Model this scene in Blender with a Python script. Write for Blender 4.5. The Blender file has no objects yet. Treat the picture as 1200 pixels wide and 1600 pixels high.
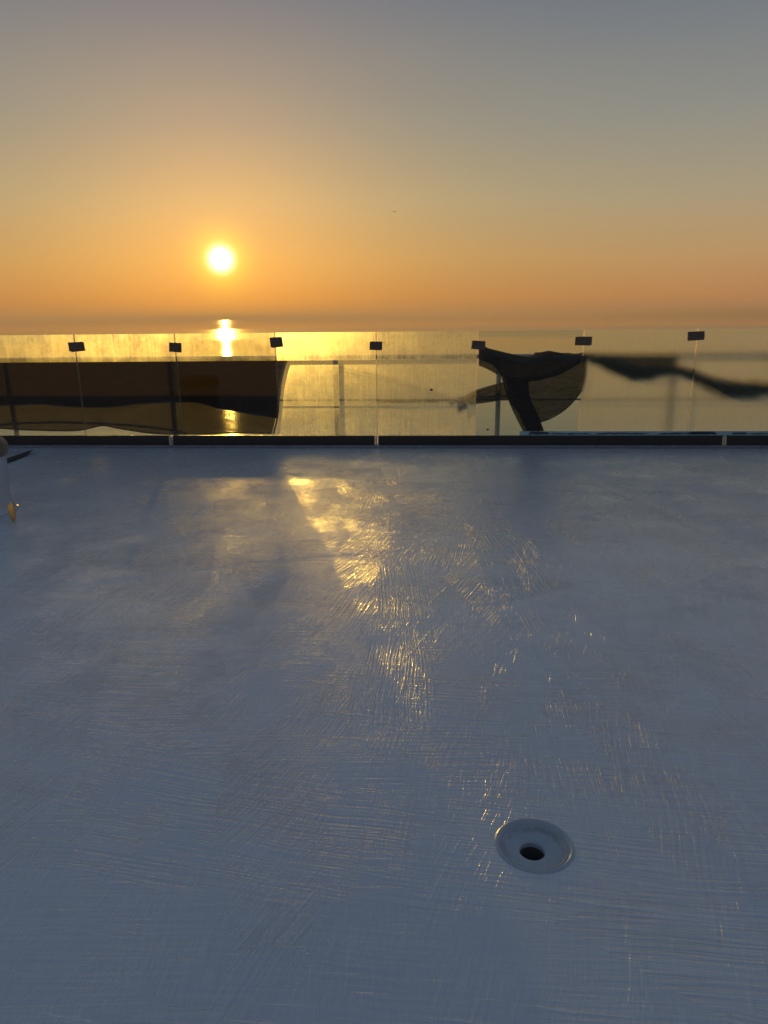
import bpy, bmesh, math, random
from mathutils import Vector, Matrix, noise as mnoise
R = math.radians
S = bpy.context.scene
COL = S.collection

# ------------------------------------------------------------------ camera
FPX, CAM_H, PITCH, ROLL = 1130.0, 1.5, R(15.15), R(0.6)     # focal length in pixels of a 1200 x 1600 frame
cam_d = bpy.data.cameras.new('camera'); cam = bpy.data.objects.new('camera', cam_d); COL.objects.link(cam)
cam_d.sensor_fit = 'VERTICAL'; cam_d.sensor_height = 32.0; cam_d.lens = 32.0 * FPX / 1600.0
cam_d.clip_start = 0.05; cam_d.clip_end = 200000.0
F = Vector((0, math.cos(PITCH), -math.sin(PITCH)))
R0 = Vector((1, 0, 0)); U0 = R0.cross(F)
XC = math.cos(ROLL) * R0 - math.sin(ROLL) * U0
UC = math.cos(ROLL) * U0 + math.sin(ROLL) * R0
cam.matrix_world = Matrix(((XC.x, UC.x, -F.x, 0), (XC.y, UC.y, -F.y, 0), (XC.z, UC.z, -F.z, CAM_H), (0, 0, 0, 1)))
S.camera = cam
EYE = Vector((0, 0, CAM_H))
def ray(px, py):
    return (F + XC * ((px - 600) / FPX) + UC * ((800 - py) / FPX)).normalized()
def deck_at(px, py, z=0.0):
    d = ray(px, py); t = (z - CAM_H) / d.z
    return EYE + d * t

# ------------------------------------------------------------------ sun and sky
SUN = ray(345, 405)
SUN_EL = math.asin(SUN.z); SUN_AZ = math.atan2(SUN.x, SUN.y)
sun_d = bpy.data.lights.new('sun', 'SUN'); sun_o = bpy.data.objects.new('sun', sun_d); COL.objects.link(sun_o)
sun_d.energy = 2.0; sun_d.angle = R(0.55); sun_d.color = (1.0, 0.51, 0.085)
sun_o.rotation_euler = SUN.to_track_quat('Z', 'Y').to_euler()
S.view_settings.view_transform = 'Standard'; S.view_settings.look = 'None'
S.view_settings.exposure = 0.0; S.view_settings.gamma = 1.0

class NT:
    """tiny node-building helper"""
    def __init__(s, tree): s.t = tree; s.t.nodes.clear()
    def n(s, typ, ins=None, **props):
        nd = s.t.nodes.new(typ)
        for k, v in props.items(): setattr(nd, k, v)
        for k, v in (ins or {}).items(): s.set(nd.inputs[k], v)
        return nd
    def set(s, sock, v):
        if isinstance(v, bpy.types.NodeSocket): s.t.links.new(v, sock)
        elif isinstance(v, bpy.types.Node): s.t.links.new(v.outputs[0], sock)
        else: sock.default_value = v
    def m(s, op, a, b=0.0, c=0.0, clamp=False):
        nd = s.n('ShaderNodeMath', operation=op, use_clamp=clamp)
        for i, v in enumerate((a, b, c)): s.set(nd.inputs[i], v)
        return nd.outputs[0]
    def vm(s, op, a, b=(0, 0, 0), out=0):
        nd = s.n('ShaderNodeVectorMath', operation=op); s.set(nd.inputs[0], a); s.set(nd.inputs[1], b)
        return nd.outputs[out]
    def ramp(s, fac, stops, interp='LINEAR'):
        nd = s.n('ShaderNodeValToRGB', {'Fac': fac}); cr = nd.color_ramp; cr.interpolation = interp
        while len(cr.elements) < len(stops): cr.elements.new(1.0)
        for e, (p, c) in zip(cr.elements, stops):
            e.position = p; e.color = (c, c, c, 1) if isinstance(c, (int, float)) else (*c, 1)
        return nd.outputs[0]
    def mix(s, fac, a, b, blend='MIX'):
        nd = s.n('ShaderNodeMix', data_type='RGBA', blend_type=blend)
        s.set(nd.inputs[0], fac)
        for i, v in ((6, a), (7, b)):
            if isinstance(v, tuple) and len(v) == 3: v = (*v, 1)
            s.set(nd.inputs[i], v)
        return nd.outputs[2]
    def rng(s, v, a, b, c=0.0, d=1.0, smooth=False):
        nd = s.n('ShaderNodeMapRange', {0: v, 1: a, 2: b, 3: c, 4: d})
        if smooth: nd.interpolation_type = 'SMOOTHSTEP'
        return nd.outputs[0]
    def noise(s, vec, scale, detail=3, rough=0.5, dist=0.0, out=0):
        return s.n('ShaderNodeTexNoise', {'Vector': vec, 'Scale': scale, 'Detail': detail, 'Roughness': rough, 'Distortion': dist}).outputs[out]
    def mapping(s, vec, loc=(0, 0, 0), rot=(0, 0, 0), scale=(1, 1, 1)):
        return s.n('ShaderNodeMapping', {'Vector': vec, 'Location': loc, 'Rotation': rot, 'Scale': scale}).outputs[0]

world = bpy.data.worlds.new('World'); S.world = world; world.use_nodes = True
w = NT(world.node_tree)
sky = w.n('ShaderNodeTexSky', sky_type='NISHITA', sun_disc=False, sun_elevation=SUN_EL, sun_rotation=SUN_AZ,
          altitude=0.0, air_density=1.0, dust_density=3.0, ozone_density=1.0)
dirv = w.vm('NORMALIZE', w.n('ShaderNodeTexCoord').outputs['Generated'])
sep = w.n('ShaderNodeSeparateXYZ', {0: dirv})
elev = w.m('MULTIPLY', w.m('ARCSINE', sep.outputs[2]), 57.29578)
cosang = w.vm('DOT_PRODUCT', dirv, tuple(SUN), out=1)
ang = w.m('MULTIPLY', w.m('ARCCOSINE', w.m('MINIMUM', cosang, 0.9999999)), 57.29578)
# hazy sky: colour by height above the horizon
e01 = w.rng(elev, 0, 90)
base = w.ramp(e01, [(0.0, (0.44, 0.22, 0.115)), (1.3/90, (0.55, 0.255, 0.10)), (4/90, (0.52, 0.315, 0.145)), (8/90, (0.42, 0.345, 0.23)),
                    (13/90, (0.285, 0.285, 0.26)), (20/90, (0.165, 0.195, 0.235)), (35/90, (0.145, 0.18, 0.23)), (1.0, (0.125, 0.165, 0.23))])
back = w.ramp(e01, [(0.0, (0.20, 0.17, 0.18)), (12/90, (0.20, 0.19, 0.22)), (30/90, (0.15, 0.19, 0.25)), (1.0, (0.125, 0.165, 0.23))])
col = w.mix(w.rng(ang, 45, 130, smooth=True), base, back)
tint = w.ramp(w.rng(ang, 5, 50), [(0, (1.04, 1.0, 0.62)), (1, (0.97, 1.0, 1.12))])
col = w.mix(w.rng(elev, 0, 22, 1.0, 0.0), col, w.mix(1.0, col, tint, 'MULTIPLY'))
# very faint uneven haze
hz = w.noise(w.mapping(dirv, scale=(1.2, 1.2, 6)), 1.6, 4, 0.5)
col = w.mix(1.0, col, w.ramp(hz, [(0.3, (0.965, 0.97, 0.985)), (0.7, (1.03, 1.02, 1.0))]), 'MULTIPLY')
# glow of the sun in the haze
def lobe(width, power, color, amp):
    g = w.m('EXPONENT', w.m('MULTIPLY', w.m('POWER', w.m('DIVIDE', ang, width), power), -1.0))
    return w.vm('SCALE', w.n('ShaderNodeCombineXYZ', {0: color[0]*amp, 1: color[1]*amp, 2: color[2]*amp}).outputs[0], out=0), g
def addlobe(col, width, power, color, amp):
    v, g = lobe(width, power, color, amp)
    nd = v.node; w.set(nd.inputs[3], g)
    return w.vm('ADD', col, nd.outputs[0])
col = addlobe(col, 9.0, 1.3, (0.40, 0.12, 0.0), 1.0)
col = addlobe(col, 1.75, 2.0, (0.5, 0.52, 0.0), 1.0)
col = addlobe(col, 0.62, 2.0, (1.0, 0.95, 0.70), 6.0)
bg1 = w.n('ShaderNodeBackground', {'Color': col, 'Strength': 1.0})
bg2 = w.n('ShaderNodeBackground', {'Color': sky.outputs[0], 'Strength': 0.05})
mx = w.n('ShaderNodeMixShader', {0: 0.10, 1: bg1.outputs[0], 2: bg2.outputs[0]})
w.n('ShaderNodeOutputWorld', {0: mx.outputs[0]})

S.cycles.use_denoising = True
S.cycles.max_bounces = 10; S.cycles.transmission_bounces = 8; S.cycles.transparent_max_bounces = 16
S.cycles.sample_clamp_indirect = 2.0; S.cycles.blur_glossy = 0.3
S.cycles.caustics_refractive = True; S.cycles.caustics_reflective = True

# ------------------------------------------------------------------ materials
def mat(name):
    m = bpy.data.materials.new(name); m.use_nodes = True
    return m, NT(m.node_tree)
def out(n, surf, vol=None):
    o = n.n('ShaderNodeOutputMaterial', {0: surf})
def pbr(name, color, rough=0.5, metal=0.0, bump=0.0, bscale=40, var=0.15, spec=0.5, coord='Object'):
    m, n = mat(name); co = n.n('ShaderNodeTexCoord').outputs[coord]
    nz = n.noise(co, bscale * 0.25, 5, 0.6)
    c = n.mix(n.rng(nz, 0.3, 0.7), tuple(x * (1 - var) for x in color), tuple(min(1, x * (1 + var)) for x in color))
    ins = {'Base Color': c, 'Roughness': n.rng(nz, 0.2, 0.8, max(0, rough - .1), rough + .1), 'Metallic': metal, 'Specular IOR Level': spec}
    if bump:
        ins['Normal'] = n.n('ShaderNodeBump', {'Height': n.noise(co, bscale, 4), 'Strength': bump, 'Distance': 0.003}).outputs[0]
    out(n, n.n('ShaderNodeBsdfPrincipled', ins).outputs[0]); return m

# deck paint -------------------------------------------------------
def deck_material():
    m, n = mat('deck_paint'); co = n.n('ShaderNodeTexCoord').outputs['Object']
    def strokes(seed, cell, across, along, a0, da, stretch):
        """brush marks: each patch of the floor gets a stroke direction of its own"""
        warp = n.vm('SCALE', n.vm('SUBTRACT', n.noise(co, 0.9, 2, out=1), (0.5, 0.5, 0.5)))
        n.set(warp.node.inputs[3], 0.10)
        p = n.vm('ADD', co, warp)
        v = n.n('ShaderNodeTexVoronoi', {'Vector': n.mapping(p, (seed, seed * 2.1, 0), (0, 0, a0), stretch), 'Scale': cell}, voronoi_dimensions='2D')
        rnd = n.n('ShaderNodeSeparateColor', {0: v.outputs['Color']})
        a = n.m('ADD', a0, n.m('MULTIPLY', n.m('SUBTRACT', rnd.outputs[0], 0.5), da))
        rot = n.n('ShaderNodeVectorRotate', {'Vector': p, 'Angle': a}, rotation_type='Z_AXIS').outputs[0]
        off = n.vm('ADD', rot, n.vm('MULTIPLY', v.outputs['Color'], (37, 19, 0)))
        t = n.noise(n.mapping(off, scale=(along, across, 1)), 1.0, 2.5, 0.55)
        amp = n.rng(rnd.outputs[1], 0.1, 0.9, 0.30, 1.0)
        amp = n.m('MULTIPLY', amp, n.rng(n.noise(co, 2.6, 3, 0.6), 0.38, 0.6, 0.45, 1.15))
        t = n.rng(t, 0.30, 0.70, -0.5, 0.5, smooth=True)
        return n.m('MULTIPLY', t, amp)
    h1 = strokes(3.0, 1.9, 85, 3.0, R(8), R(18), (0.6, 1.3, 1))      # mostly across the view
    h2 = strokes(11.0, 2.2, 100, 3.0, R(-76), R(34), (1.9, 0.5, 1))     # mostly away from the camera
    h3 = strokes(23.0, 2.0, 170, 9, R(-84), R(50), (1.5, 0.6, 1))
    # single raised bristle lines
    def bristles(rot, along, across, lo, hi, seed):
        p = n.n('ShaderNodeVectorRotate', {'Vector': co, 'Angle': n.m('ADD', rot, n.m('MULTIPLY', n.m('SUBTRACT', n.noise(co, 0.35, 1), 0.5), 0.5))}, rotation_type='Z_AXIS').outputs[0]
        t = n.noise(n.mapping(p, (seed, seed * 1.7, 0), scale=(along, across, 1)), 1.0, 2.0, 0.5)
        msk = n.noise(n.mapping(p, (seed * 3, seed, 0), scale=(0.7, 2.6, 1)), 1.3, 3, 0.6)     # the tracks the brush took
        return n.m('MULTIPLY', n.rng(t, lo, hi, smooth=True), n.rng(msk, 0.46, 0.60))
    h4 = n.m('ADD', bristles(R(8), 4.5, 70, 0.58, 0.72, 5.3), n.m('MULTIPLY', bristles(R(-74), 6, 120, 0.56, 0.72, 9.1), 0.85))
    h4 = n.m('ADD', h4, n.m('MULTIPLY', bristles(R(-90), 8, 120, 0.58, 0.72, 14.7), 0.65))
    # glass-fibre weave under the paint
    wv = n.m('ADD', n.noise(n.mapping(co, rot=(0, 0, R(3)), scale=(22, 150, 1)), 1.0, 1), n.noise(n.mapping(co, rot=(0, 0, R(3)), scale=(150, 22, 1)), 1.0, 1))
    wmask = n.rng(n.noise(co, 1.1, 2), 0.35, 0.65, 0.15, 1.0)
    # slow unevenness
    big = n.noise(n.mapping(co, scale=(1, 1.4, 1)), 1.3, 3, 0.45)
    hh = n.m('MULTIPLY', h1, 0.0026)
    hh = n.m('ADD', hh, n.m('MULTIPLY', h2, 0.0022))
    hh = n.m('ADD', hh, n.m('MULTIPLY', h3, 0.0007))
    hh = n.m('ADD', hh, n.m('MULTIPLY', h4, 0.0013))
    hh = n.m('ADD', hh, n.m('MULTIPLY', n.m('MULTIPLY', wv, wmask), 0.0010))
    hh = n.m('ADD', hh, n.m('MULTIPLY', big, 0.0018))
    # overlap seams and creases in the coating
    s = n.n('ShaderNodeSeparateXYZ', {0: co})
    def crease(a, b, width, amp, step=False):
        a = deck_at(*a); b = deck_at(*b); d = (b - a); L = d.length; d.normalize()
        q = n.vm('SUBTRACT', co, (a.x, a.y, 0))
        al = n.vm('DOT_PRODUCT', q, (d.x, d.y, 0), out=1); ac = n.vm('DOT_PRODUCT', q, (-d.y, d.x, 0), out=1)
        wob = n.m('MULTIPLY', n.m('SUBTRACT', n.noise(co, 3.0, 2), 0.5), 0.05)
        ac = n.m('ADD', ac, wob)
        inr = n.m('MULTIPLY', n.rng(al, 0, 0.15 * L, smooth=True), n.rng(al, L, 0.85 * L, smooth=True))
        g = n.m('EXPONENT', n.m('MULTIPLY', n.m('POWER', n.m('ABSOLUTE', n.m('DIVIDE', ac, width)), 2.0), -1.0))
        return n.m('MULTIPLY', n.m('MULTIPLY', g, inr), amp * 0.4)
    # long curved overlap
    pts = [deck_at(*p) for p in ((-260, 975), (0, 930), (150, 911), (300, 893), (420, 876), (560, 866), (700, 864), (900, 874), (1100, 880))]
    x0, x1 = -6.0, 6.0
    fc = n.n('ShaderNodeFloatCurve', {'Factor': 1.0, 'Value': n.rng(s.outputs[0], x0, x1)})
    cv = fc.mapping.curves[0]
    ys = [(p.x, p.y) for p in pts]; ys = [(x0, ys[0][1])] + ys + [(x1, ys[-1][1])]
    cp = [((x - x0) / (x1 - x0), (y - 2.0) / 4.0) for x, y in ys]
    cv.points[0].location = cp[0]; cv.points[-1].location = cp[-1]
    for c in cp[1:-1]: cv.points.new(*c)
    fc.mapping.update()
    dd = n.m('SUBTRACT', s.outputs[1], n.m('ADD', n.m('MULTIPLY', fc.outputs[0], 4.0), 2.0))
    dd = n.m('ADD', dd, n.m('MULTIPLY', n.m('SUBTRACT', n.noise(co, 2.0, 2), 0.5), 0.03))
    fade = n.rng(s.outputs[0], 0.2, 1.8, 1.0, 0.0, smooth=True)
    stepf = n.m('MULTIPLY', n.rng(dd, -0.035, 0.035, 1.0, 0.0, smooth=True), fade)
    hh = n.m('ADD', hh, n.m('MULTIPLY', stepf, -0.0032))
    for a, b, wd, am in (((900, 813), (1000, 811), .02, -.004), ((1050, 835), (1185, 885), .02, -.003), ((200, 1052), (420, 1046), .012, -.002),
                         ((960, 1075), (1060, 1080), .012, -.002), ((620, 968), (800, 985), .008, -.0018), ((555, 1110), (700, 960), .01, .0014)):
        hh = n.m('ADD', hh, crease(a, b, wd, am))
    bump = n.n('ShaderNodeBump', {'Height': hh, 'Strength': 1.0, 'Distance': 1.0}).outputs[0]
    # colour: slightly uneven blue-grey paint, traces of foot dirt
    c = n.mix(n.rng(n.noise(co, 0.8, 4, 0.6), 0.35, 0.7), (0.455, 0.535, 0.645), (0.515, 0.59, 0.69))
    c = n.mix(n.rng(n.noise(co, 7, 5, 0.65), 0.55, 0.8, 0, 0.3), c, (0.42, 0.465, 0.53))
    gro = n.m('ADD', n.m('ADD', h1, h2), n.m('ADD', n.m('MULTIPLY', h3, 0.5), h4))
    c = n.mix(n.rng(gro, -0.7, 0.9, 0.0, 1.0), n.mix(1.0, c, (0.86, 0.86, 0.86), 'MULTIPLY'), n.mix(1.0, c, (1.10, 1.09, 1.08), 'MULTIPLY'))
    ro = n.m('ADD', n.rng(n.noise(co, 2.2, 4, 0.6), 0.3, 0.7, 0.24, 0.33), 0.0)
    p = n.n('ShaderNodeBsdfPrincipled', {'Base Color': c, 'Roughness': ro, 'Normal': bump, 'Specular IOR Level': 0.5, 'IOR': 1.5, 'Coat Weight': 0.75, 'Coat Roughness': 0.10, 'Coat Normal': bump})
    out(n, p.outputs[0]); return m

def glass_material(name, dirt_lo, dirt_hi, dirt_rough, trans, seed, streak=0.5):
    """clear pane with salt and damp on it; the dirt scatters light"""
    m, n = mat(name); co = n.n('ShaderNodeTexCoord').outputs['Object']
    co = n.mapping(co, (seed, 0, 0))
    a = n.noise(co, 3.2, 5, 0.62); b = n.noise(n.mapping(co, scale=(45, 1, 2.2)), 1.0, 4, 0.6); c = n.noise(co, 24, 4, 0.6)
    f = n.m('ADD', n.m('MULTIPLY', a, 0.5), n.m('ADD', n.m('MULTIPLY', b, 0.30), n.m('MULTIPLY', c, 0.20)))
    d = n.rng(f, 0.40, 0.60, dirt_lo, dirt_hi)
    spots = n.rng(n.noise(n.mapping(co, scale=(1, 1, 0.45)), 55, 2, 0.5), 0.70, 0.76, 0.0, 0.5)
    d = n.m('MAXIMUM', d, n.m('MULTIPLY', spots, dirt_hi))
    tint = (0.905, 0.975, 0.94, 1)
    clear = n.n('ShaderNodeBsdfTransparent', {'Color': tint}).outputs[0]
    gl = n.n('ShaderNodeBsdfGlossy', {'Color': (1, 1, 1, 1), 'Roughness': 0.02}).outputs[0]
    fr = n.n('ShaderNodeFresnel', {'IOR': 1.45}).outputs[0]
    geo = n.n('ShaderNodeNewGeometry').outputs['Backfacing']
    fr = n.m('MULTIPLY', fr, n.m('SUBTRACT', 1.0, geo))
    clear = n.n('ShaderNodeMixShader', {0: fr, 1: clear, 2: gl}).outputs[0]
    sc = n.n('ShaderNodeBsdfRefraction', {'Color': (0.91, 0.975, 0.945, 1), 'Roughness': dirt_rough, 'IOR': 1.45}).outputs[0]
    tr = n.n('ShaderNodeBsdfTranslucent', {'Color': (0.80, 0.82, 0.70, 1)}).outputs[0]
    sc = n.n('ShaderNodeMixShader', {0: trans, 1: sc, 2: tr}).outputs[0]
    out(n, n.n('ShaderNodeMixShader', {0: d, 1: clear, 2: sc}).outputs[0]); return m

def net_material(name, color, open_lo, open_hi, period=0.021, trans=None):
    """woven shade cloth: opaque threads, open gaps between them"""
    m, n = mat(name); co = n.n('ShaderNodeTexCoord').outputs['UV']
    s = n.n('ShaderNodeSeparateXYZ', {0: co})
    wx = n.m('MULTIPLY_ADD', n.m('SINE', n.m('MULTIPLY', s.outputs[0], 6.2832 / period)), 0.5, 0.5)
    wz = n.m('MULTIPLY_ADD', n.m('SINE', n.m('MULTIPLY', s.outputs[1], 6.2832 / (period * 0.55))), 0.5, 0.5)
    nz = n.noise(n.mapping(co, scale=(7, 22, 1)), 1.0, 6, 0.75)
    f = n.m('ADD', n.m('MULTIPLY', n.m('MULTIPLY', wx, wz), 0.45), n.m('MULTIPLY', nz, 0.55))
    o = n.rng(f, 0.2, 0.85, open_lo, open_hi)
    d = n.n('ShaderNodeBsdfDiffuse', {'Color': (*color, 1)}).outputs[0]
    tv = n.mix(n.rng(f, 0.15, 0.85), tuple(x * 0.3 for x in (trans or color)), tuple(min(1, x * 1.6) for x in (trans or color)))
    t = n.n('ShaderNodeBsdfTranslucent', {'Color': tv}).outputs[0]
    d = n.n('ShaderNodeMixShader', {0: 0.35, 1: d, 2: t}).outputs[0]
    out(n, n.n('ShaderNodeMixShader', {0: o, 1: d, 2: n.n('ShaderNodeBsdfTransparent').outputs[0]}).outputs[0]); return m

def sea_material():
    m, n = mat('sea_water'); co = n.n('ShaderNodeTexCoord').outputs['Object']
    a = n.noise(n.mapping(co, rot=(0, 0, R(12)), scale=(0.35, 1, 1)), 0.9, 4, 0.55)
    b = n.noise(n.mapping(co, rot=(0, 0, R(-20)), scale=(0.5, 1, 1)), 0.16, 3, 0.5)
    c = n.noise(n.mapping(co, rot=(0, 0, R(5)), scale=(0.3, 1, 1)), 0.02, 3, 0.5)
    h = n.m('ADD', n.m('MULTIPLY', a, 0.045), n.m('ADD', n.m('MULTIPLY', b, 0.10), n.m('MULTIPLY', c, 0.3)))
    # ruffled water near the deck and in a wind lane far out, calm between
    sp = n.n('ShaderNodeSeparateXYZ', {0: co}); flat = n.n('ShaderNodeCombineXYZ', {0: sp.outputs[0], 1: sp.outputs[1]}).outputs[0]
    dist = n.vm('LENGTH', flat, out=1)
    dist = n.m('MULTIPLY', dist, n.m('MULTIPLY_ADD', n.noise(n.mapping(co, scale=(0.004, 0.01, 1)), 1.0, 3), 0.5, 0.75))
    lane = n.m('MULTIPLY', n.rng(dist, 560, 700, smooth=True), n.rng(dist, 1400, 1000, smooth=True))
    near = n.rng(dist, 260, 130, smooth=True)
    ruf = n.m('ADD', n.m('MAXIMUM', lane, n.m('MULTIPLY', near, 0.5)), 0.06)
    h = n.m('MULTIPLY', h, ruf)
    bump = n.n('ShaderNodeBump', {'Height': h, 'Strength': 1.0, 'Distance': 1.0}).outputs[0]
    calm = n.noise(n.mapping(co, scale=(0.0012, 0.006, 1)), 1.0, 4, 0.6)      # slicks and ruffled bands
    ro = n.m('ADD', n.rng(calm, 0.38, 0.62, 0.03, 0.05), n.m('MULTIPLY', ruf, 0.10))
    p = n.n('ShaderNodeBsdfPrincipled', {'Base Color': (0.06, 0.11, 0.10, 1), 'Roughness': ro, 'IOR': 1.333, 'Normal': bump})
    out(n, p.outputs[0]); return m

M = {}
M['deck'] = deck_material()
M['sea'] = sea_material()
M['edge'] = pbr('polished_glass_edge', (0.42, 0.40, 0.32), 0.3, bscale=60, spec=1.0)
M['channel'] = pbr('black_base_channel', (0.022, 0.018, 0.016), 0.5, bump=0.2, bscale=30)
M['spacer'] = pbr('pale_joint_spacer', (0.45, 0.42, 0.36), 0.6, bump=0.3)
M['kerb'] = pbr('painted_kerb', (0.17, 0.20, 0.245), 0.55, bump=0.6, bscale=60, var=0.3)
M['clamp'] = pbr('brushed_clamp_metal', (0.12, 0.082, 0.06), 0.6, metal=0.0, bump=0.1)
M['rail'] = pbr('grey_painted_rail', (0.27, 0.265, 0.255), 0.45, bump=0.15, bscale=80)
M['teal'] = pbr('pale_teal_film', (0.30, 0.48, 0.52), 0.5, var=0.2, bscale=20)
M['teal_dark'] = pbr('dark_teal_tape', (0.02, 0.07, 0.10), 0.5, var=0.4)
M['net'] = net_material('black_shade_net', (0.020, 0.014, 0.008), 0.0, 0.09, 0.034, trans=(0.15, 0.120, 0.034))
M['net2'] = net_material('black_shade_net_folded', (0.012, 0.009, 0.006), 0.0, 0.0, 0.034, trans=(0.085, 0.055, 0.009))
M['tarp'] = net_material('black_tarp_cloth', (0.012, 0.010, 0.009), 0.0, 0.02)
M['tarp_thin'] = net_material('black_tarp_single', (0.018, 0.016, 0.009), 0.01, 0.20)
M['pale_net'] = net_material('pale_fine_net', (0.33, 0.29, 0.16), 0.72, 0.98, 0.024)
M['seam'] = pbr('black_hem', (0.015, 0.012, 0.01), 0.8)
M['rope'] = pbr('black_rolled_net', (0.012, 0.013, 0.012), 0.9, bump=1.0, bscale=70)
M['cloth'] = pbr('blue_grey_rag', (0.16, 0.18, 0.24), 0.9, bump=0.5)
M['white_paint'] = pbr('glossy_white_paint', (0.42, 0.46, 0.52), 0.16, bump=0.5, bscale=12, spec=0.6)
M['glint_gold'] = pbr('painted_sun_glint', (0.90, 0.52, 0.16), 0.25, metal=0.9, bump=0.3, bscale=20)  # orange sun highlight put into the base colour
M['flake'] = pbr('flaking_rusty_paint', (0.20, 0.155, 0.12), 0.7, bump=1.0, bscale=45, var=0.6)
M['dark'] = pbr('dark_strip', (0.018, 0.016, 0.016), 0.6)
M['pipe_dark'] = pbr('drain_pipe_inside', (0.07, 0.07, 0.07), 0.7)
M['bird'] = pbr('gull_feathers', (0.10, 0.09, 0.08), 0.8)
M['wall'] = pbr('deck_edge_wall', (0.35, 0.37, 0.38), 0.6, bump=0.4, bscale=5)
def drain_material():
    m, n = mat('drain_paint'); co = n.n('ShaderNodeTexCoord').outputs['Object']
    s = n.n('ShaderNodeSeparateXYZ', {0: co})
    r = n.m('SQRT', n.m('ADD', n.m('POWER', s.outputs[0], 2.0), n.m('POWER', s.outputs[1], 2.0)))
    ring = n.m('MULTIPLY', n.rng(r, 0.070, 0.084, smooth=True), n.rng(r, 0.094, 0.089, smooth=True))
    ru = n.m('MULTIPLY', ring, n.rng(n.noise(co, 26, 5, 0.7), 0.40, 0.55))
    c = n.mix(n.rng(n.noise(co, 15, 4), 0.3, 0.7), (0.29, 0.36, 0.45), (0.35, 0.42, 0.50))
    c = n.mix(n.m('MULTIPLY', ru, 0.4), c, (0.14, 0.085, 0.075))
    h = n.noise(co, 60, 4, 0.6)
    b = n.n('ShaderNodeBump', {'Height': h, 'Strength': 0.35, 'Distance': 0.002}).outputs[0]
    out(n, n.n('ShaderNodeBsdfPrincipled', {'Base Color': c, 'Roughness': 0.27, 'Normal': b}).outputs[0]); return m
M['drain'] = drain_material()

# ------------------------------------------------------------------ object helpers
def obj(name, bm, mats, parent=None, mw=None, smooth=False):
    me = bpy.data.meshes.new(name)
    bmesh.ops.recalc_face_normals(bm, faces=bm.faces) if not name.startswith(('deck', 'water')) else None
    bm.to_mesh(me); bm.free()
    for m in (mats if isinstance(mats, (list, tuple)) else [mats]): me.materials.append(m)
    if smooth:
        for p in me.polygons: p.use_smooth = True
    o = bpy.data.objects.new(name, me); COL.objects.link(o)
    if parent: o.parent = parent
    if mw is not None: o.matrix_world = mw
    return o
def tag(o, label, cat, group=None):
    o['label'] = label; o['category'] = cat
    if group: o['group'] = group
    return o
def struct(o): o['kind'] = 'structure'; return o
def empty(name, mw):
    o = bpy.data.objects.new(name, None); COL.objects.link(o); o.empty_display_size = 0.1; o.matrix_world = mw; return o
def box(bm, x0, x1, y0, y1, z0, z1, bevel=0.0, mi=0):
    r = bmesh.ops.create_cube(bm, size=1.0)
    for v in r['verts']:
        v.co = Vector((x0 + (v.co.x + .5) * (x1 - x0), y0 + (v.co.y + .5) * (y1 - y0), z0 + (v.co.z + .5) * (z1 - z0)))
    fs = set(f for v in r['verts'] for f in v.link_faces)
    for f in fs: f.material_index = mi
    if bevel:
        es = list(set(e for v in r['verts'] for e in v.link_edges))
        bmesh.ops.bevel(bm, geom=es, offset=bevel, segments=2, affect='EDGES', profile=0.6)
    return bm
def spline(pts, n):
    """catmull-rom through pts (tuples), n samples"""
    P = [Vector(p) for p in pts]; P = [2 * P[0] - P[1]] + P + [2 * P[-1] - P[-2]]
    res = []
    for i in range(n):
        t = i / (n - 1) * (len(P) - 3); k = min(int(t), len(P) - 4); t -= k
        a, b, c, d = P[k:k + 4]
        res.append(0.5 * ((2 * b) + (c - a) * t + (2 * a - 5 * b + 4 * c - d) * t * t + (3 * b - a - 3 * c + d) * t ** 3))
    return res
def tube(bm, pts, rads, seg=12, caps=True, lump=0.0, seed=0):
    rings = []
    for i, p in enumerate(pts):
        p = Vector(p); t = (Vector(pts[min(i + 1, len(pts) - 1)]) - Vector(pts[max(i - 1, 0)])).normalized()
        up = Vector((0, 0, 1)) if abs(t.z) < 0.9 else Vector((0, 1, 0))
        a = t.cross(up).normalized(); b = t.cross(a).normalized()
        r = rads[i] if isinstance(rads, (list, tuple)) else rads
        ring = []
        for k in range(seg):
            th = 2 * math.pi * k / seg; q = math.cos(th) * a + math.sin(th) * b
            rr = r * (1 + lump * mnoise.noise(Vector((p.x * 9 + seed, math.cos(th) * 1.7, math.sin(th) * 1.7 + p.x * 3))))
            ring.append(bm.verts.new(p + q * rr))
        rings.append(ring)
    for i in range(len(rings) - 1):
        for k in range(seg):
            bm.faces.new((rings[i][k], rings[i][(k + 1) % seg], rings[i + 1][(k + 1) % seg], rings[i + 1][k]))
    if caps: bm.faces.new(rings[0]); bm.faces.new(rings[-1][::-1])
    return bm
def lathe(bm, prof, seg=48, mi=None, cap_top=True, cap_bottom=False):
    rings = []
    for r, z in prof:
        rings.append([bm.verts.new((r * math.cos(2 * math.pi * k / seg), r * math.sin(2 * math.pi * k / seg), z)) for k in range(seg)])
    for i in range(len(rings) - 1):
        for k in range(seg):
            bm.faces.new((rings[i][k], rings[i][(k + 1) % seg], rings[i + 1][(k + 1) % seg], rings[i + 1][k]))
    if cap_top: bm.faces.new(rings[-1])
    if cap_bottom: bm.faces.new(rings[0][::-1])
    return bm

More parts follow.
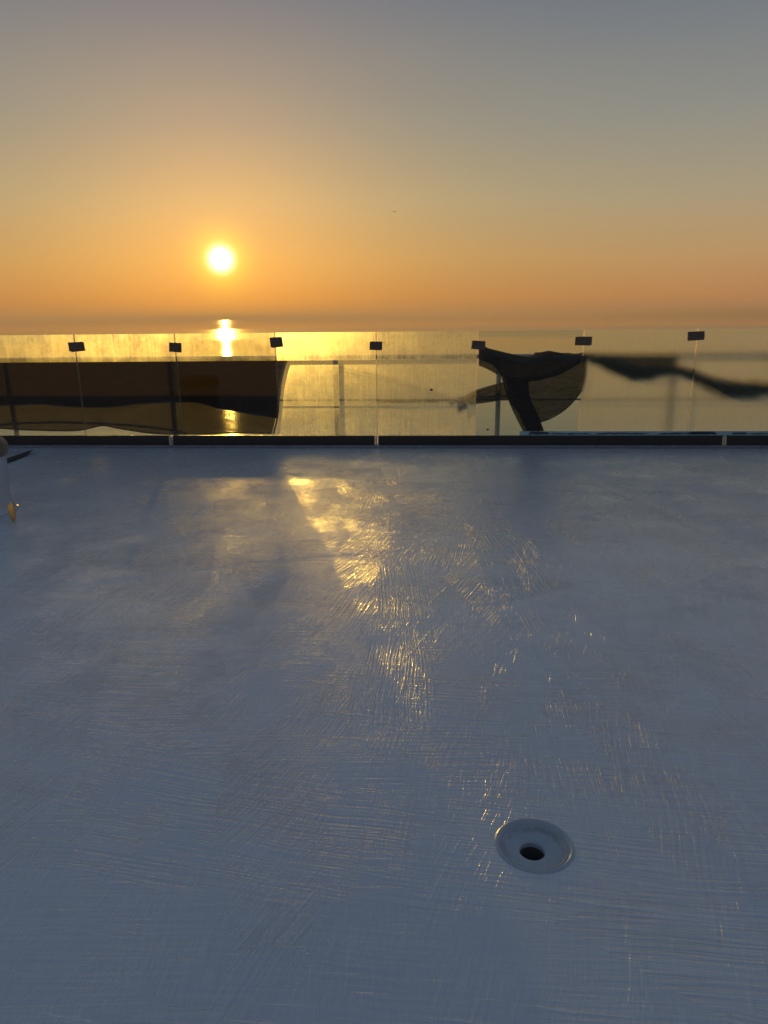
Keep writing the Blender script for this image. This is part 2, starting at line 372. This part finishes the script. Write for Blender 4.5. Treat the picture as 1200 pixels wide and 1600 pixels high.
# ------------------------------------------------------------------ fence frame: t along, n outward, z up
A = deck_at(0, 697.5); B = deck_at(1200, 698.0)
U = (B - A).normalized(); N = Vector((-U.y, U.x, 0)); YAW = math.atan2(U.y, U.x)
ORG = A.lerp(B, 0.5)
FM = Matrix.Translation(ORG) @ Matrix.Rotation(YAW, 4, 'Z')
def fpx(px, py, n=0.0):
    """pixel -> (t, z) on the upright plane n metres behind the fence line"""
    d = ray(px, py); p0 = ORG + N * n
    s = (p0 - EYE).dot(N) / d.dot(N); P = EYE + d * s
    return (P - ORG).dot(U), P.z
def floc(t, n=0.0, z=0.0): return FM @ Matrix.Translation((t, n, z))

# ------------------------------------------------------------------ setting: sea, deck, wall
SEA_Z = -16.0
bm = bmesh.new()
rings = [0.1, 30, 80, 200, 600, 2000, 6000, 20000, 60000]
prev = None
for r in rings:
    cur = [bm.verts.new((r * math.cos(2 * math.pi * k / 64), r * math.sin(2 * math.pi * k / 64), -r * r / (2 * 6371000.0))) for k in range(64)]
    if prev:
        for k in range(64): bm.faces.new((prev[k], prev[(k + 1) % 64], cur[(k + 1) % 64], cur[k])[::-1])
    prev = cur
for f in bm.faces: f.normal_update()
o = struct(obj('water', bm, M['sea'], mw=Matrix.Translation((0, 0, SEA_Z))))
for p in o.data.polygons: pass

DR = deck_at(835, 1320)        # drain centre
DRR = 0.104
bm = bmesh.new()
back_n = 0.85
c4 = [ORG + U * -16 + N * back_n, ORG + U * -16 + N * -26, ORG + U * 16 + N * -26, ORG + U * 16 + N * back_n]
outer = []
for i in range(4):
    a, b = c4[i], c4[(i + 1) % 4]
    for k in range(8):
        q = a.lerp(b, k / 8); outer.append(bm.verts.new((q.x, q.y, 0)))
seg = 96
inner = [bm.verts.new((DR.x + DRR * math.cos(2 * math.pi * k / seg), DR.y + DRR * math.sin(2 * math.pi * k / seg), 0)) for k in range(seg)]
es = [bm.edges.new((outer[i], outer[(i + 1) % len(outer)])) for i in range(len(outer))]
es += [bm.edges.new((inner[i], inner[(i + 1) % seg])) for i in range(seg)]
bmesh.ops.triangle_fill(bm, edges=es, use_beauty=True)
bm.normal_update()
for f in bm.faces:
    if f.normal.z < 0: f.normal_flip()
struct(obj('deck', bm, M['deck']))
bm = bmesh.new()
box(bm, -16, 16, back_n - 0.2, back_n - 0.001, -0.3, -0.002)
box(bm, -15.9, 15.9, back_n - 0.5, back_n - 0.2, SEA_Z - 1, -0.3)
struct(obj('deck_edge_wall', bm, M['wall'], mw=FM))

# ------------------------------------------------------------------ fence
joint_px = [(-46, 556), (119, 556), (275, 556), (431, 556), (588, 555), (746, 552), (911, 550), (1087, 547)]
jt = []
for px, py in joint_px: jt.append(fpx(px, py)[0])
jt.append(jt[-1] + (jt[-1] - jt[-2]) * 1.0)
print('joints', [round(x, 3) for x in jt], 'glass top', fpx(30, 523.5), fpx(1180, 513), 'rail', fpx(300, 562, .45), fpx(1180, 549, .45), 'SUN', math.degrees(SUN_EL), math.degrees(SUN_AZ), 'yaw', math.degrees(YAW))
GT = 0.5 * (fpx(30, 523.5)[1] + fpx(1180, 513)[1])
CH0 = 0.022                                   # kerb height
CHT = fpx(600, 680.5)[1]                      # channel top
print('glass top z', GT, 'channel top', CHT)
GTH = 0.012; GAP = 0.011
GM = [glass_material('glass_salt_far_left', 0.02, 0.085, 0.50, 0.12, 1.3),
      glass_material('glass_salt_left', 0.02, 0.085, 0.50, 0.12, 5.1),
      glass_material('glass_salt_sun', 0.02, 0.085, 0.50, 0.12, 9.7),
      glass_material('glass_salt_gold', 0.15, 0.36, 0.54, 0.20, 13.9),
      glass_material('glass_damp_patchy', 0.22, 0.66, 0.48, 0.22, 17.2),
      glass_material('glass_clear', 0.015, 0.08, 0.50, 0.12, 21.4),
      glass_material('glass_misted', 0.86, 0.98, 0.41, 0.06, 25.8),
      glass_material('glass_misted_end', 0.88, 0.98, 0.42, 0.06, 31.0)]
plabels = ['glass panel cut off by the left edge of the photo, black net behind its middle',
           'salt-stained glass panel left of the sun, black net behind it',
           'bright yellow glass panel directly below the sun, black net behind it',
           'golden glass panel right of the black net, pale net and grey post behind',
           'patchy damp glass panel with a small black square sticker, knotted pale net behind',
           'clear glass panel with the sagging black tarp showing sharply behind it',
           'misted glass panel right of the tarp blurring a rolled black net and a post',
           'misted glass panel at the right edge of the photo, blurred rolled net behind it']
FENCE = tag(empty('glass_fence', FM), 'frameless glass windbreak of eight panels in a black base channel along the deck edge', 'glass fence')
IFM = FM.inverted()
for i in range(8):
    t0, t1 = jt[i] + GAP / 2, jt[i + 1] - GAP / 2
    bm = bmesh.new(); box(bm, t0, t1, 0, GTH, CH0 + 0.03, GT, bevel=0.0)
    bm.normal_update()
    for f in bm.faces:
        f.material_index = 0 if abs(f.normal.y) > 0.5 else 1
    p = obj('glass_panel', bm, [GM[i], M['edge']], FENCE); p['label'] = plabels[i]
    if i == 4:
        tx, tz = fpx(674, 609); b2 = bmesh.new(); box(b2, tx - .014, tx + .014, -0.003, -0.0005, tz - .013, tz + .013, bevel=0.0008)
        s = obj('sticker', b2, M['dark'], parent=p); s['label'] = 'small black square sticker'
    if i == 5:
        tx, tz = fpx(762, 671); b2 = bmesh.new()
        bmesh.ops.create_icosphere(b2, subdivisions=2, radius=0.012, matrix=Matrix.Translation((tx, -0.003, tz)) @ Matrix.Rotation(-0.3, 4, 'Y') @ Matrix.Diagonal((1.4, 0.3, 0.8, 1)))
        s = obj('dirt_spot', b2, M['dark'], parent=p)

# clamps over the joints
clamp_px = [(118, 541.5, -3, 24, 14), (274, 542.5, 3, 20, 14), (430.5, 534.5, -4, 18, 15), (588, 540, 1.5, 19, 12.5), (748.5, 539, 4, 20, 12.5), (913, 532.5, 1, 24, 12.5), (1087.5, 524.5, -2, 25, 12.5)]
clabels = ['dark square clamp with two skewed plates, leftmost of the joint clamps', 'dark plate clamp on the glass joint left of the sun glitter, above the black net',
           'tilted squarish clamp above the right end of the black net', 'dark clamp on the joint at the middle of the fence between golden and damp panels',
           'dark clamp touching the upper left corner of the sagging black tarp', 'dark rectangular clamp above the right corner of the black tarp', 'wide dark clamp on the last bright joint, rightmost of the clamps']
for (px, py, rot, wpx, hpx), lab in zip(clamp_px, clabels):
    t, z = fpx(px, py, -0.01); k = 8.75 / FPX
    W2, H2 = wpx * k / 2 * 0.92, hpx * k / 2 * 0.95
    mw = floc(t, 0, z) @ Matrix.Rotation(R(rot), 4, 'Y')
    bm = bmesh.new(); box(bm, -W2, W2, -0.011, -0.001, -H2, H2, bevel=0.002)
    e = obj('glass_clamp', bm, M['clamp'], parent=FENCE); e.matrix_basis = IFM @ mw; e['label'] = lab
    bm = bmesh.new(); box(bm, -W2, W2, GTH + 0.001, GTH + 0.011, -H2, H2, bevel=0.002)
    b = obj('back_plate', bm, M['clamp'], parent=e); b.location = (0.012 if rot < 0 else -0.012, 0, -0.006); b.rotation_euler = (0, R(rot * 0.6), 0)
    for sx in (-0.5, 0.5):
        bm = bmesh.new(); tube(bm, [(sx * W2, -0.016, 0), (sx * W2, -0.0115, 0)], 0.008, 8)
        obj('bolt', bm, M['clamp'], parent=e)

# base channel in lengths, with pale spacers, on a painted kerb
cut = [fpx(x, 687, -0.02)[0] for x in (267, 588, 1132)]
segs = [(-15.5, cut[0]), (cut[0], cut[1]), (cut[1], cut[2]), (cut[2], 15.5)]
chl = ['black base channel holding the glass, left length under the net behind the white bollard', 'black base channel holding the glass, length below the sun from spacer to mid fence',
       'long black base channel from mid fence to the right spacer below the tarp', 'black base channel at the right edge of the photo beyond the pale spacer']
for (a, b), lab in zip(segs, chl):
    g = 0.024
    bm = bmesh.new(); box(bm, a + g, b - g, -0.028, -0.003, CH0 + .001, CHT, bevel=0.003); box(bm, a + g, b - g, GTH + 0.003, GTH + 0.03, CH0 + .001, CHT - .004, bevel=0.003)
    box(bm, a + g + .001, b - g - .001, -0.0028, GTH + 0.0028, CH0 + .002, CH0 + 0.028)
    obj('base_channel', bm, M['channel'], FENCE)['label'] = lab
for c, px, lab in zip(cut, (267, 588, 1132), ('pale spacer block in the gap of the base channel left of the sun', 'narrow pale spacer in the base channel gap at mid fence', 'pale spacer block in the gap of the base channel near the right edge')):
    bm = bmesh.new(); wd = 0.020 if px != 588 else 0.012
    box(bm, c - wd, c + wd * .7, -0.034, -0.030, CH0 - .01, CHT - .004, bevel=0.002); box(bm, c - wd * .6, c + wd * .6, -0.0295, -0.004, CH0 + .001, CHT - .01, bevel=0.001)
    obj('channel_spacer', bm, M['spacer'], FENCE)['label'] = lab
bm = bmesh.new()
nk = 260
prevr = None
for k in range(nk + 1):
    t = -15.8 + 31.6 * k / nk
    w1 = 0.006 * mnoise.noise(Vector((t * 3, 0, 0))); w2 = 0.004 * mnoise.noise(Vector((t * 5, 3, 0)))
    prof = [(-0.165 + w1, -0.004), (-0.12 + w1, 0.004 + w2), (-0.062 + w1, 0.009), (-0.058, CH0 - .002), (-0.05, CH0), (0.06, CH0), (0.064, -0.004)]
    cur = [bm.verts.new((t, y, z)) for y, z in prof]
    if prevr:
        for j in range(len(prof) - 1): bm.faces.new((prevr[j], cur[j], cur[j + 1], prevr[j + 1]))
    prevr = cur
struct(obj('kerb', bm, M['kerb'], mw=FM))

# teal film and dark tape along the foot of the right-hand glass
def zline(px, n=-0.006): return fpx(px, 674.5, n)[1]
rt = fpx(1010, 677, -.004)[0]
bm = bmesh.new(); x0, x1 = fpx(812, 677, -.004)[0] - rt, jt[8] - rt
top = fpx(1000, 673.8, -.004)[1] - CHT
box(bm, x0, x1, -0.0025, -0.0008, -0.02, top)
root = obj('sealing_tape', bm, M['teal'], parent=FENCE); root.matrix_basis = Matrix.Translation((rt, 0, CHT)); root['label'] = 'pale teal sealing tape along the foot of the right-hand panels'
rnd = random.Random(4)
for a, b, h0, h1 in ((826, 858, .25, .95), (862, 925, .28, .55), (930, 1014, .3, .6), (1027, 1118, .3, .65), (1075, 1120, .2, .9), (1144, 1168, .25, .7), (1170, 1216, .25, .55)):
    bm = bmesh.new(); ta, tb = fpx(a, 677, -.004)[0] - rt, fpx(b, 677, -.004)[0] - rt
    ns = 16; lo = []; hi = []
    for k in range(ns + 1):
        t = ta + (tb - ta) * k / ns; e = min(k, ns - k) / 2.0; e = min(1, e + .35)
        lo.append((t, top * (h0 + rnd.uniform(-.1, .1)))); hi.append((t, top * (h0 + (h1 - h0) * e + rnd.uniform(-.08, .08))))
    yy = -0.004 - 0.0008 * (a % 3)
    vl = [bm.verts.new((t, yy, z)) for t, z in lo]; vh = [bm.verts.new((t, yy, z)) for t, z in hi]
    for k in range(ns): bm.faces.new((vl[k], vl[k + 1], vh[k + 1], vh[k]))
    r = bmesh.ops.extrude_face_region(bm, geom=bm.faces[:]); bmesh.ops.translate(bm, vec=(0, 0.0006, 0), verts=[v for v in r['geom'] if isinstance(v, bmesh.types.BMVert)])
    obj('tape_patch', bm, M['teal_dark'], parent=root)

# ------------------------------------------------------------------ ship's railing behind the glass
RN = 0.45
RZ = 0.5 * (fpx(300, 563, RN)[1] + fpx(1180, 551, RN)[1])
MZ = 0.5 * (fpx(560, 628.5, RN)[1] + fpx(1000, 620, RN)[1])
print('rail z', RZ, MZ, fpx(300, 563, RN)[1], fpx(1180, 551, RN)[1], fpx(560, 628.5, RN)[1], fpx(1000, 620, RN)[1])
root = empty('metal_railing', floc(0, RN, 0)); tag(root, 'grey pipe railing with posts standing behind the glass panels', 'railing')
bm = bmesh.new(); tube(bm, [(-15, 0, RZ), (15, 0, RZ)], 0.026, 16); obj('handrail', bm, M['rail'], root, smooth=True)
bm = bmesh.new(); tube(bm, [(-15, 0, MZ), (15, 0, MZ)], 0.012, 10); obj('middle_rail', bm, M['rail'], root, smooth=True)
post_t = [fpx(x, 600, RN)[0] for x in (15, 268, 525, 779, 1050)]
stp = post_t[3] - post_t[2]
for t in [post_t[0] - stp] + post_t + [post_t[-1] + stp]:
    bm = bmesh.new(); tube(bm, [(t, 0, 0), (t, 0, RZ - 0.02)], 0.030, 14)
    tube(bm, [(t, 0, 0), (t, 0, 0.012)], 0.07, 18)
    obj('post', bm, M['rail'], root, smooth=False)

# ------------------------------------------------------------------ nets and cloths
def loft(rows, n, mat_, nu=60, nv=24, ruff=0.02, freq=3.0, name='cloth', parent=None, seed=0, nshift=0.0):
    """cloth surface through rows of (px,py) outlines; each row is read on the plane n behind the fence"""
    R_ = [spline([(*fpx(*p, n), 0) for p in row], nu) for row in rows]
    bm = bmesh.new(); uv = bm.loops.layers.uv.new('UVMap'); grid = []
    cols = [spline([tuple(r[i]) for r in R_], nv) if len(R_) > 2 else [R_[0][i].lerp(R_[1][i], k / (nv - 1)) for k in range(nv)] for i in range(nu)]
    for i in range(nu):
        col_ = []
        for k in range(nv):
            q = cols[i][k]; f = k / (nv - 1)
            dn = ruff * (mnoise.noise(Vector((q.x * freq + seed, q.y * freq * .7, seed))) + 0.5 * mnoise.noise(Vector((q.x * freq * 2.7, q.y * 2, seed + 5)))) * (0.25 + f)
            col_.append((bm.verts.new((q.x, n + dn + nshift * f, q.y)), q))
        grid.append(col_)
    for i in range(nu - 1):
        for k in range(nv - 1):
            vs = [grid[i][k], grid[i + 1][k], grid[i + 1][k + 1], grid[i][k + 1]]
            f = bm.faces.new([v for v, _ in vs])
            for lp, (_, q) in zip(f.loops, vs): lp[uv].uv = (q.x, q.y)
    o = obj(name, bm, mat_, parent=parent, smooth=True)
    if parent is None: o.matrix_world = FM
    else: o.matrix_parent_inverse = parent.matrix_world.inverted(); o.matrix_world = FM
    return o
def hem(pts, n, r, parent, name='hem', mat_=None, lump=0.3):
    P = [(t, n, z) for t, z, _ in [(*fpx(*p, n), 0) for p in pts]]
    P = spline(P, max(24, len(pts) * 10)); bm = bmesh.new(); tube(bm, P, r, 8, lump=lump)
    o = obj(name, bm, mat_ or M['seam'], parent=parent, smooth=True)
    o.matrix_parent_inverse = parent.matrix_world.inverted(); o.matrix_world = FM
    return o
def root_at(name, px, py, n, label, cat):
    t, z = fpx(px, py, n); return tag(empty(name, floc(t, n, z)), label, cat)

NN = RN - 0.036
# left shade net, tied along the handrail
rt = root_at('shade_net', 200, 670, NN, 'long black shade net hanging from the left railing, doubled above and thin below', 'net')
top_l = [(-190, 559), (-60, 560), (60, 561), (180, 561), (300, 561), (400, 560), (440, 560), (447, 560)]
mid_l = [(-190, 634), (-60, 631), (10, 633), (60, 631), (110, 635), (165, 636), (225, 630), (300, 628), (340, 637), (390, 646), (434, 653)]
bot_l = [(-190, 667), (-40, 667), (30, 671), (100, 673), (130, 671), (160, 665), (185, 669), (240, 677), (300, 678), (360, 676.5), (425, 677)]
def resample(pts, x): 
    for a, b in zip(pts, pts[1:]):
        if a[0] <= x <= b[0]: f = (x - a[0]) / (b[0] - a[0]); return a[1] + (b[1] - a[1]) * f
    return pts[-1][1]
loft([[(-190, 618), (0, 618), (150, 618), (300, 617), (437, 618)], [(-190, 630), (0, 630), (150, 631), (290, 632), (436, 630)],
      [(-190, 645), (0, 646), (150, 648), (300, 650), (433, 645)], bot_l[:1] + bot_l[1:]], NN, M['net'], 160, 26, 0.03, 2.2, 'lower_layer', rt, 2)
loft([top_l, [(-190, 600), (0, 600), (150, 600), (300, 600), (438, 604)], mid_l], NN - 0.03, M['net2'], 160, 20, 0.018, 2.0, 'folded_layer', rt, 7)
hem(bot_l, NN - 0.004, 0.010, rt)
hem(mid_l, NN - 0.035, 0.009, rt)
hem([(0, 664), (40, 661), (100, 660), (160, 662), (230, 667), (290, 676)], NN - 0.012, 0.016, rt, 'fold')
hem([(448, 561), (439, 600), (434, 650), (427, 678)], NN - 0.02, 0.010, rt, 'edge_cord')
hem([(447, 562), (440, 585), (433, 625)], NN - 0.026, 0.024, rt, 'gathered_edge')
# pale fine net to the knot
rt = root_at('pale_net', 718, 625, NN, 'fine pale net stretched from the black net to a knot on the middle rail', 'net')
loft([[(449, 563), (520, 566), (590, 580), (650, 600), (716, 621)], [(443, 615), (520, 606), (590, 609), (650, 615), (716, 625)], [(436, 674), (520, 655), (590, 640), (650, 632), (716, 629)]],
     NN + 0.01, M['pale_net'], 80, 24, 0.03, 2.5, 'left_span', rt, 1)
loft([[(722, 621), (745, 609), (785, 597), (802, 592)], [(722, 625), (745, 622), (785, 611), (802, 608)], [(722, 629), (745, 631), (785, 625), (802, 622)]],
     NN + 0.01, M['tarp_thin'], 40, 16, 0.02, 2.5, 'right_span', rt, 4)
hem([(520, 572), (590, 586), (650, 603), (716, 623)], NN, 0.007, rt, 'cord', M['pale_net'])
hem([(590, 627), (650, 627), (716, 625), (750, 621), (800, 619)], NN - .01, 0.012, rt, 'twisted_edge', M['rope'], 0.8)
hem([(722, 622), (750, 612), (800, 594)], NN - .004, 0.005, rt, 'cord', M['rope'])
hem([(722, 626), (750, 618), (800, 604)], NN - .004, 0.004, rt, 'cord', M['rope'])
bm = bmesh.new(); t, z = fpx(718, 624, NN)
bmesh.ops.create_icosphere(bm, subdivisions=3, radius=0.05, matrix=Matrix.Translation((t, NN - .02, z)) @ Matrix.Diagonal((1.3, 0.8, 0.8, 1)))
for v in bm.verts: v.co += Vector((mnoise.noise(v.co * 18), mnoise.noise(v.co * 18 + Vector((9, 0, 0))), mnoise.noise(v.co * 18 + Vector((0, 9, 0))))) * 0.022
o = obj('knot', bm, M['cloth'], rt, smooth=True); o.matrix_parent_inverse = rt.matrix_world.inverted(); o.matrix_world = FM
for a, b, c in (((716, 627), (718, 636), (716, 645)), ((721, 627), (726, 633), (725, 640)), ((712, 625), (706, 629), (704, 633))):
    P = spline([(fpx(*p, NN - .03)[0], NN - .03, fpx(*p, NN - .03)[1]) for p in (a, b, c)], 10); bm = bmesh.new()
    tube(bm, P, [0.018 + 0.012 * math.sin(i / 9 * 3.1) for i in range(10)], 8, lump=0.6)
    o = obj('loose_end', bm, M['cloth'], rt, smooth=True); o.matrix_parent_inverse = rt.matrix_world.inverted(); o.matrix_world = FM

# sagging black tarp
rt = root_at('black_tarp', 830, 672, 0.3, 'sagging black tarp draped on the railing between two clamps, with a hanging tail', 'tarp')
loft([[(748, 541), (775, 547), (800, 553), (825, 557), (845, 551), (865, 550), (885, 553), (905, 557), (915, 556)],
      [(748, 556), (775, 566), (800, 575), (825, 578), (850, 576), (870, 573), (890, 568), (905, 563), (915, 560)],
      [(748, 561), (772, 572), (784, 588), (805, 595), (830, 596), (852, 592), (878, 584), (900, 571), (915, 563)]], 0.14, M['tarp'], 80, 24, 0.05, 3.0, 'folded_top', rt, 3)
loft([[(748, 558), (760, 560), (776, 566)], [(748, 571), (762, 577), (778, 586)]], 0.16, M['tarp_thin'], 20, 8, 0.01, 3, 'corner_flap', rt, 5)
loft([[(784, 590), (815, 590), (850, 584), (885, 572), (915, 559)], [(793, 618), (822, 618), (852, 614), (886, 598), (914, 580)],
      [(805, 640), (828, 642), (855, 636), (885, 618), (912, 600)], [(838, 658), (843, 660), (864, 652), (886, 637), (906, 615)]], 0.17, M['tarp_thin'], 60, 30, 0.05, 2.2, 'sagging_belly', rt, 9)
loft([[(783, 588), (805, 590), (826, 590)], [(793, 622), (810, 622), (827, 620)], [(805, 650), (822, 648), (838, 645)], [(817, 674), (833, 674), (849, 673)]], 0.13, M['tarp_thin'], 20, 30, 0.05, 3.0, 'tail', rt, 12)
loft([[(800, 588), (812, 590), (826, 590)], [(803, 622), (815, 622), (828, 620)], [(812, 650), (826, 648), (839, 645)], [(824, 674), (836, 674), (850, 673)]], 0.10, M['tarp'], 20, 30, 0.03, 3.0, 'tail_fold', rt, 15)
hem([(915, 556), (916, 575), (912, 600), (905, 616), (886, 637), (864, 652), (843, 660)], 0.17, 0.007, rt)
# lumpy bunched edge
for i, (pts, rr) in enumerate((([(752, 546), (775, 553), (800, 561), (825, 565), (850, 557), (880, 560), (913, 558)], 0.042), ([(835, 556), (860, 553), (885, 557), (915, 556)], 0.035))):
    hem(pts, 0.15 + i * .05, rr, rt, 'bunched_edge', M['rope'], 0.6)
# rolled net looping on to the right
rt = root_at('rolled_net', 1010, 583, 0.38, 'thick rolled black net looping along the railing on the right, blurred by misted glass', 'net')
pts = [(912, 556), (935, 562), (960, 573), (985, 581), (1010, 583), (1035, 579), (1060, 578), (1088, 589), (1120, 602), (1160, 609), (1200, 607), (1260, 596)]
rd = [.04, .06, .085, .095, .092, .065, .05, .065, .085, .10, .09, .07]
P3 = spline([(fpx(*p, .38)[0], .38, fpx(*p, .38)[1]) for p in pts], 140); rr = [v.x for v in spline([(r, 0, 0) for r in rd], 140)]
bm = bmesh.new(); tube(bm, P3, rr, 16, lump=0.5)
o = obj('roll', bm, M['rope'], rt, smooth=True); o.matrix_parent_inverse = rt.matrix_world.inverted(); o.matrix_world = FM
loft([[(915, 550), (940, 551), (980, 552), (1020, 552), (1060, 552)], [(915, 556), (945, 563), (980, 575), (1020, 575), (1058, 574)]], 0.40, M['tarp_thin'], 40, 8, 0.02, 3, 'thin_edge', rt, 5)
for px in (1048, 1200):
    t, z = fpx(px, 577, .38); bm = bmesh.new(); tube(bm, spline([(t, .40, z - .02), (t + .01, .36, z + .03), (t, RN, RZ + .03)], 12), 0.008, 6)
    o = obj('tie', bm, M['rope'], rt, smooth=True); o.matrix_parent_inverse = rt.matrix_world.inverted(); o.matrix_world = FM

# ------------------------------------------------------------------ floor drain
root = empty('floor_drain', Matrix.Translation(DR)); tag(root, 'round painted floor drain recessed in the deck with a dark off-centre hole', 'drain')
bm = bmesh.new()
HO = Vector((-0.006, -0.002)); HR = 0.036
prof = [(0.118, -0.001, 0), (0.113, 0.0025, 0), (0.107, 0.0050, 0), (0.103, 0.001, 0), (0.0995, -0.007, 0), (0.0965, -0.0085, 0), (0.0935, -0.0055, 0), (0.0905, -0.0075, 0), (0.088, -0.013, .0), (0.082, -0.0155, .05), (0.072, -0.0175, .1), (0.055, -0.018, .5), (0.042, -0.0185, .9), (HR + .002, -0.020, 1), (HR, -0.024, 1), (HR, -0.036, 1)]
seg = 96; rings_ = []
for r, z, f in prof:
    rings_.append([bm.verts.new((HO.x * f + r * math.cos(2 * math.pi * k / seg), HO.y * f + r * math.sin(2 * math.pi * k / seg), z)) for k in range(seg)])
for i in range(len(rings_) - 1):
    for k in range(seg): bm.faces.new((rings_[i][k], rings_[i][(k + 1) % seg], rings_[i + 1][(k + 1) % seg], rings_[i + 1][k]))
o = obj('dish', bm, M['drain'], root, smooth=True)
bm = bmesh.new(); rg = [[bm.verts.new((HO.x + r * math.cos(2 * math.pi * k / 48), HO.y + r * math.sin(2 * math.pi * k / 48), z)) for k in range(48)] for r, z in ((HR + .001, -0.0355), (HR + .001, -0.25))]
for k in range(48): bm.faces.new((rg[0][k], rg[0][(k + 1) % 48], rg[1][(k + 1) % 48], rg[1][k]))
bm.faces.new(rg[1])
obj('pipe', bm, M['pipe_dark'], root, smooth=True)

# ------------------------------------------------------------------ bollard at the left edge
bp = deck_at(-42, 800)
root = empty('white_bollard', Matrix.Translation(bp)); tag(root, 'white painted deck bollard with flaking cap, cut off by the left edge', 'bollard')
e14 = deck_at(15, 800); rb = (e14 - bp).length
hb = 0.0
d = ray(-20, 683); s = (bp.y) / d.y; HB = CAM_H + d.z * s
print('bollard r', rb, 'h', HB, bp)
bm = bmesh.new(); prof = [(rb * 1.11, -0.001), (rb * 1.11, 0.012), (rb * 1.10, 0.018), (rb * 1.05, 0.024), (rb * 1.02, 0.05), (rb * 1.0, 0.10), (rb * .99, 0.3), (rb * 0.98, HB - .14)]
lathe(bm, prof, 64, cap_top=False); obj('body', bm, M['white_paint'], root, smooth=True)
bm = bmesh.new(); prof = [(rb * 0.985, HB - .16), (rb * 1.03, HB - .15), (rb * 1.06, HB - .12), (rb * 1.06, HB - .07), (rb * .99, HB - .03), (rb * .85, HB - .01), (rb * .5, HB), (0.001, HB + .002)]
lathe(bm, prof, 64); 
for v in bm.verts: v.co += Vector((mnoise.noise(v.co * 16), mnoise.noise(v.co * 16 + Vector((7, 0, 0))), 0)) * 0.006
obj('cap', bm, M['flake'], root, smooth=True)
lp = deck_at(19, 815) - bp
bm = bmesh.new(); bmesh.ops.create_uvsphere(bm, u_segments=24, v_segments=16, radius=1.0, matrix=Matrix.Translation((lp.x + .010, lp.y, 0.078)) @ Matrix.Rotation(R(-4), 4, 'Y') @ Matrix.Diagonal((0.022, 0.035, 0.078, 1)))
obj('sun_glint', bm, M['glint_gold'], root, smooth=True)  # added ellipsoid, stands in for the sun's orange highlight on the bollard base

# dark strip lying behind it
a, b = deck_at(0, 725), deck_at(52, 707)
root = empty('dark_strip', Matrix.Translation(a)); tag(root, 'dark flat strip lying on the deck by the kerb behind the white bollard', 'strip')
P = [a + (b - a) * (k / 10) for k in range(11)]; side = Vector((-(b - a).y, (b - a).x, 0)).normalized()
bm = bmesh.new()
lo = []; hi = []
for k, p in enumerate(P):
    wdt = 0.07 * (1 - (k / 10) ** 3 * 0.9); z = 0.006 + 0.03 * (k / 10) ** 2
    lo.append([bm.verts.new(p - a - side * wdt + Vector((0, 0, z + h))) for h in (0, .006)]); hi.append([bm.verts.new(p - a + side * wdt + Vector((0, 0, z * .7 + h))) for h in (0, .006)])
for k in range(10):
    bm.faces.new((lo[k][1], lo[k + 1][1], hi[k + 1][1], hi[k][1])); bm.faces.new((lo[k][0], hi[k][0], hi[k + 1][0], lo[k + 1][0]))
    bm.faces.new((lo[k][0], lo[k + 1][0], lo[k + 1][1], lo[k][1])); bm.faces.new((hi[k][0], hi[k][1], hi[k + 1][1], hi[k + 1][0]))
obj('strip', bm, M['dark'], root)

# ------------------------------------------------------------------ gull far away
D = 150.0; c = EYE + ray(616, 331) * D
bm = bmesh.new()
body = spline([(-.02, -.28, 0), (0, -.15, .0), (0, 0, .01), (0, .14, .01), (0, .26, .03), (0, .33, .03)], 14)
tube(bm, body, [.01, .03, .05, .065, .07, .075, .075, .07, .06, .05, .045, .045, .03, .008], 10)
for s in (-1, 1):
    L = [(0.03, .10, .02), (.25, .14, .07), (.5, .06, .05), (.66, -.04, .0)]; T = [(0.03, -.08, .02), (.25, -.05, .065), (.48, -.06, .045), (.66, -.06, .0)]
    for zo in (0.008, -0.008):
        l = [bm.verts.new((s * x, y, z + zo)) for x, y, z in L]; t = [bm.verts.new((s * x, y, z + zo)) for x, y, z in T]
        for k in range(3): bm.faces.new((l[k], l[k + 1], t[k + 1], t[k]))
tag(obj('bird', bm, M['bird'], mw=Matrix.Translation(c) @ Matrix.Rotation(R(10), 4, 'Y')), 'tiny dark bird gliding in the open sky right of the sun', 'bird')

# ------------------------------------------------------------------ sea haze: one even volume from below the water to above the gull
m, n = mat('sea_haze')
v = n.n('ShaderNodeVolumePrincipled', {'Color': (0.78, 0.70, 0.58, 1), 'Density': 0.00020, 'Anisotropy': 0.35})
n.n('ShaderNodeOutputMaterial', {1: v.outputs[0]})
bm = bmesh.new(); box(bm, -61000, 61000, -61000, 61000, -320, 34)
hz_o = obj('haze', bm, m); hz_o['kind'] = 'stuff'
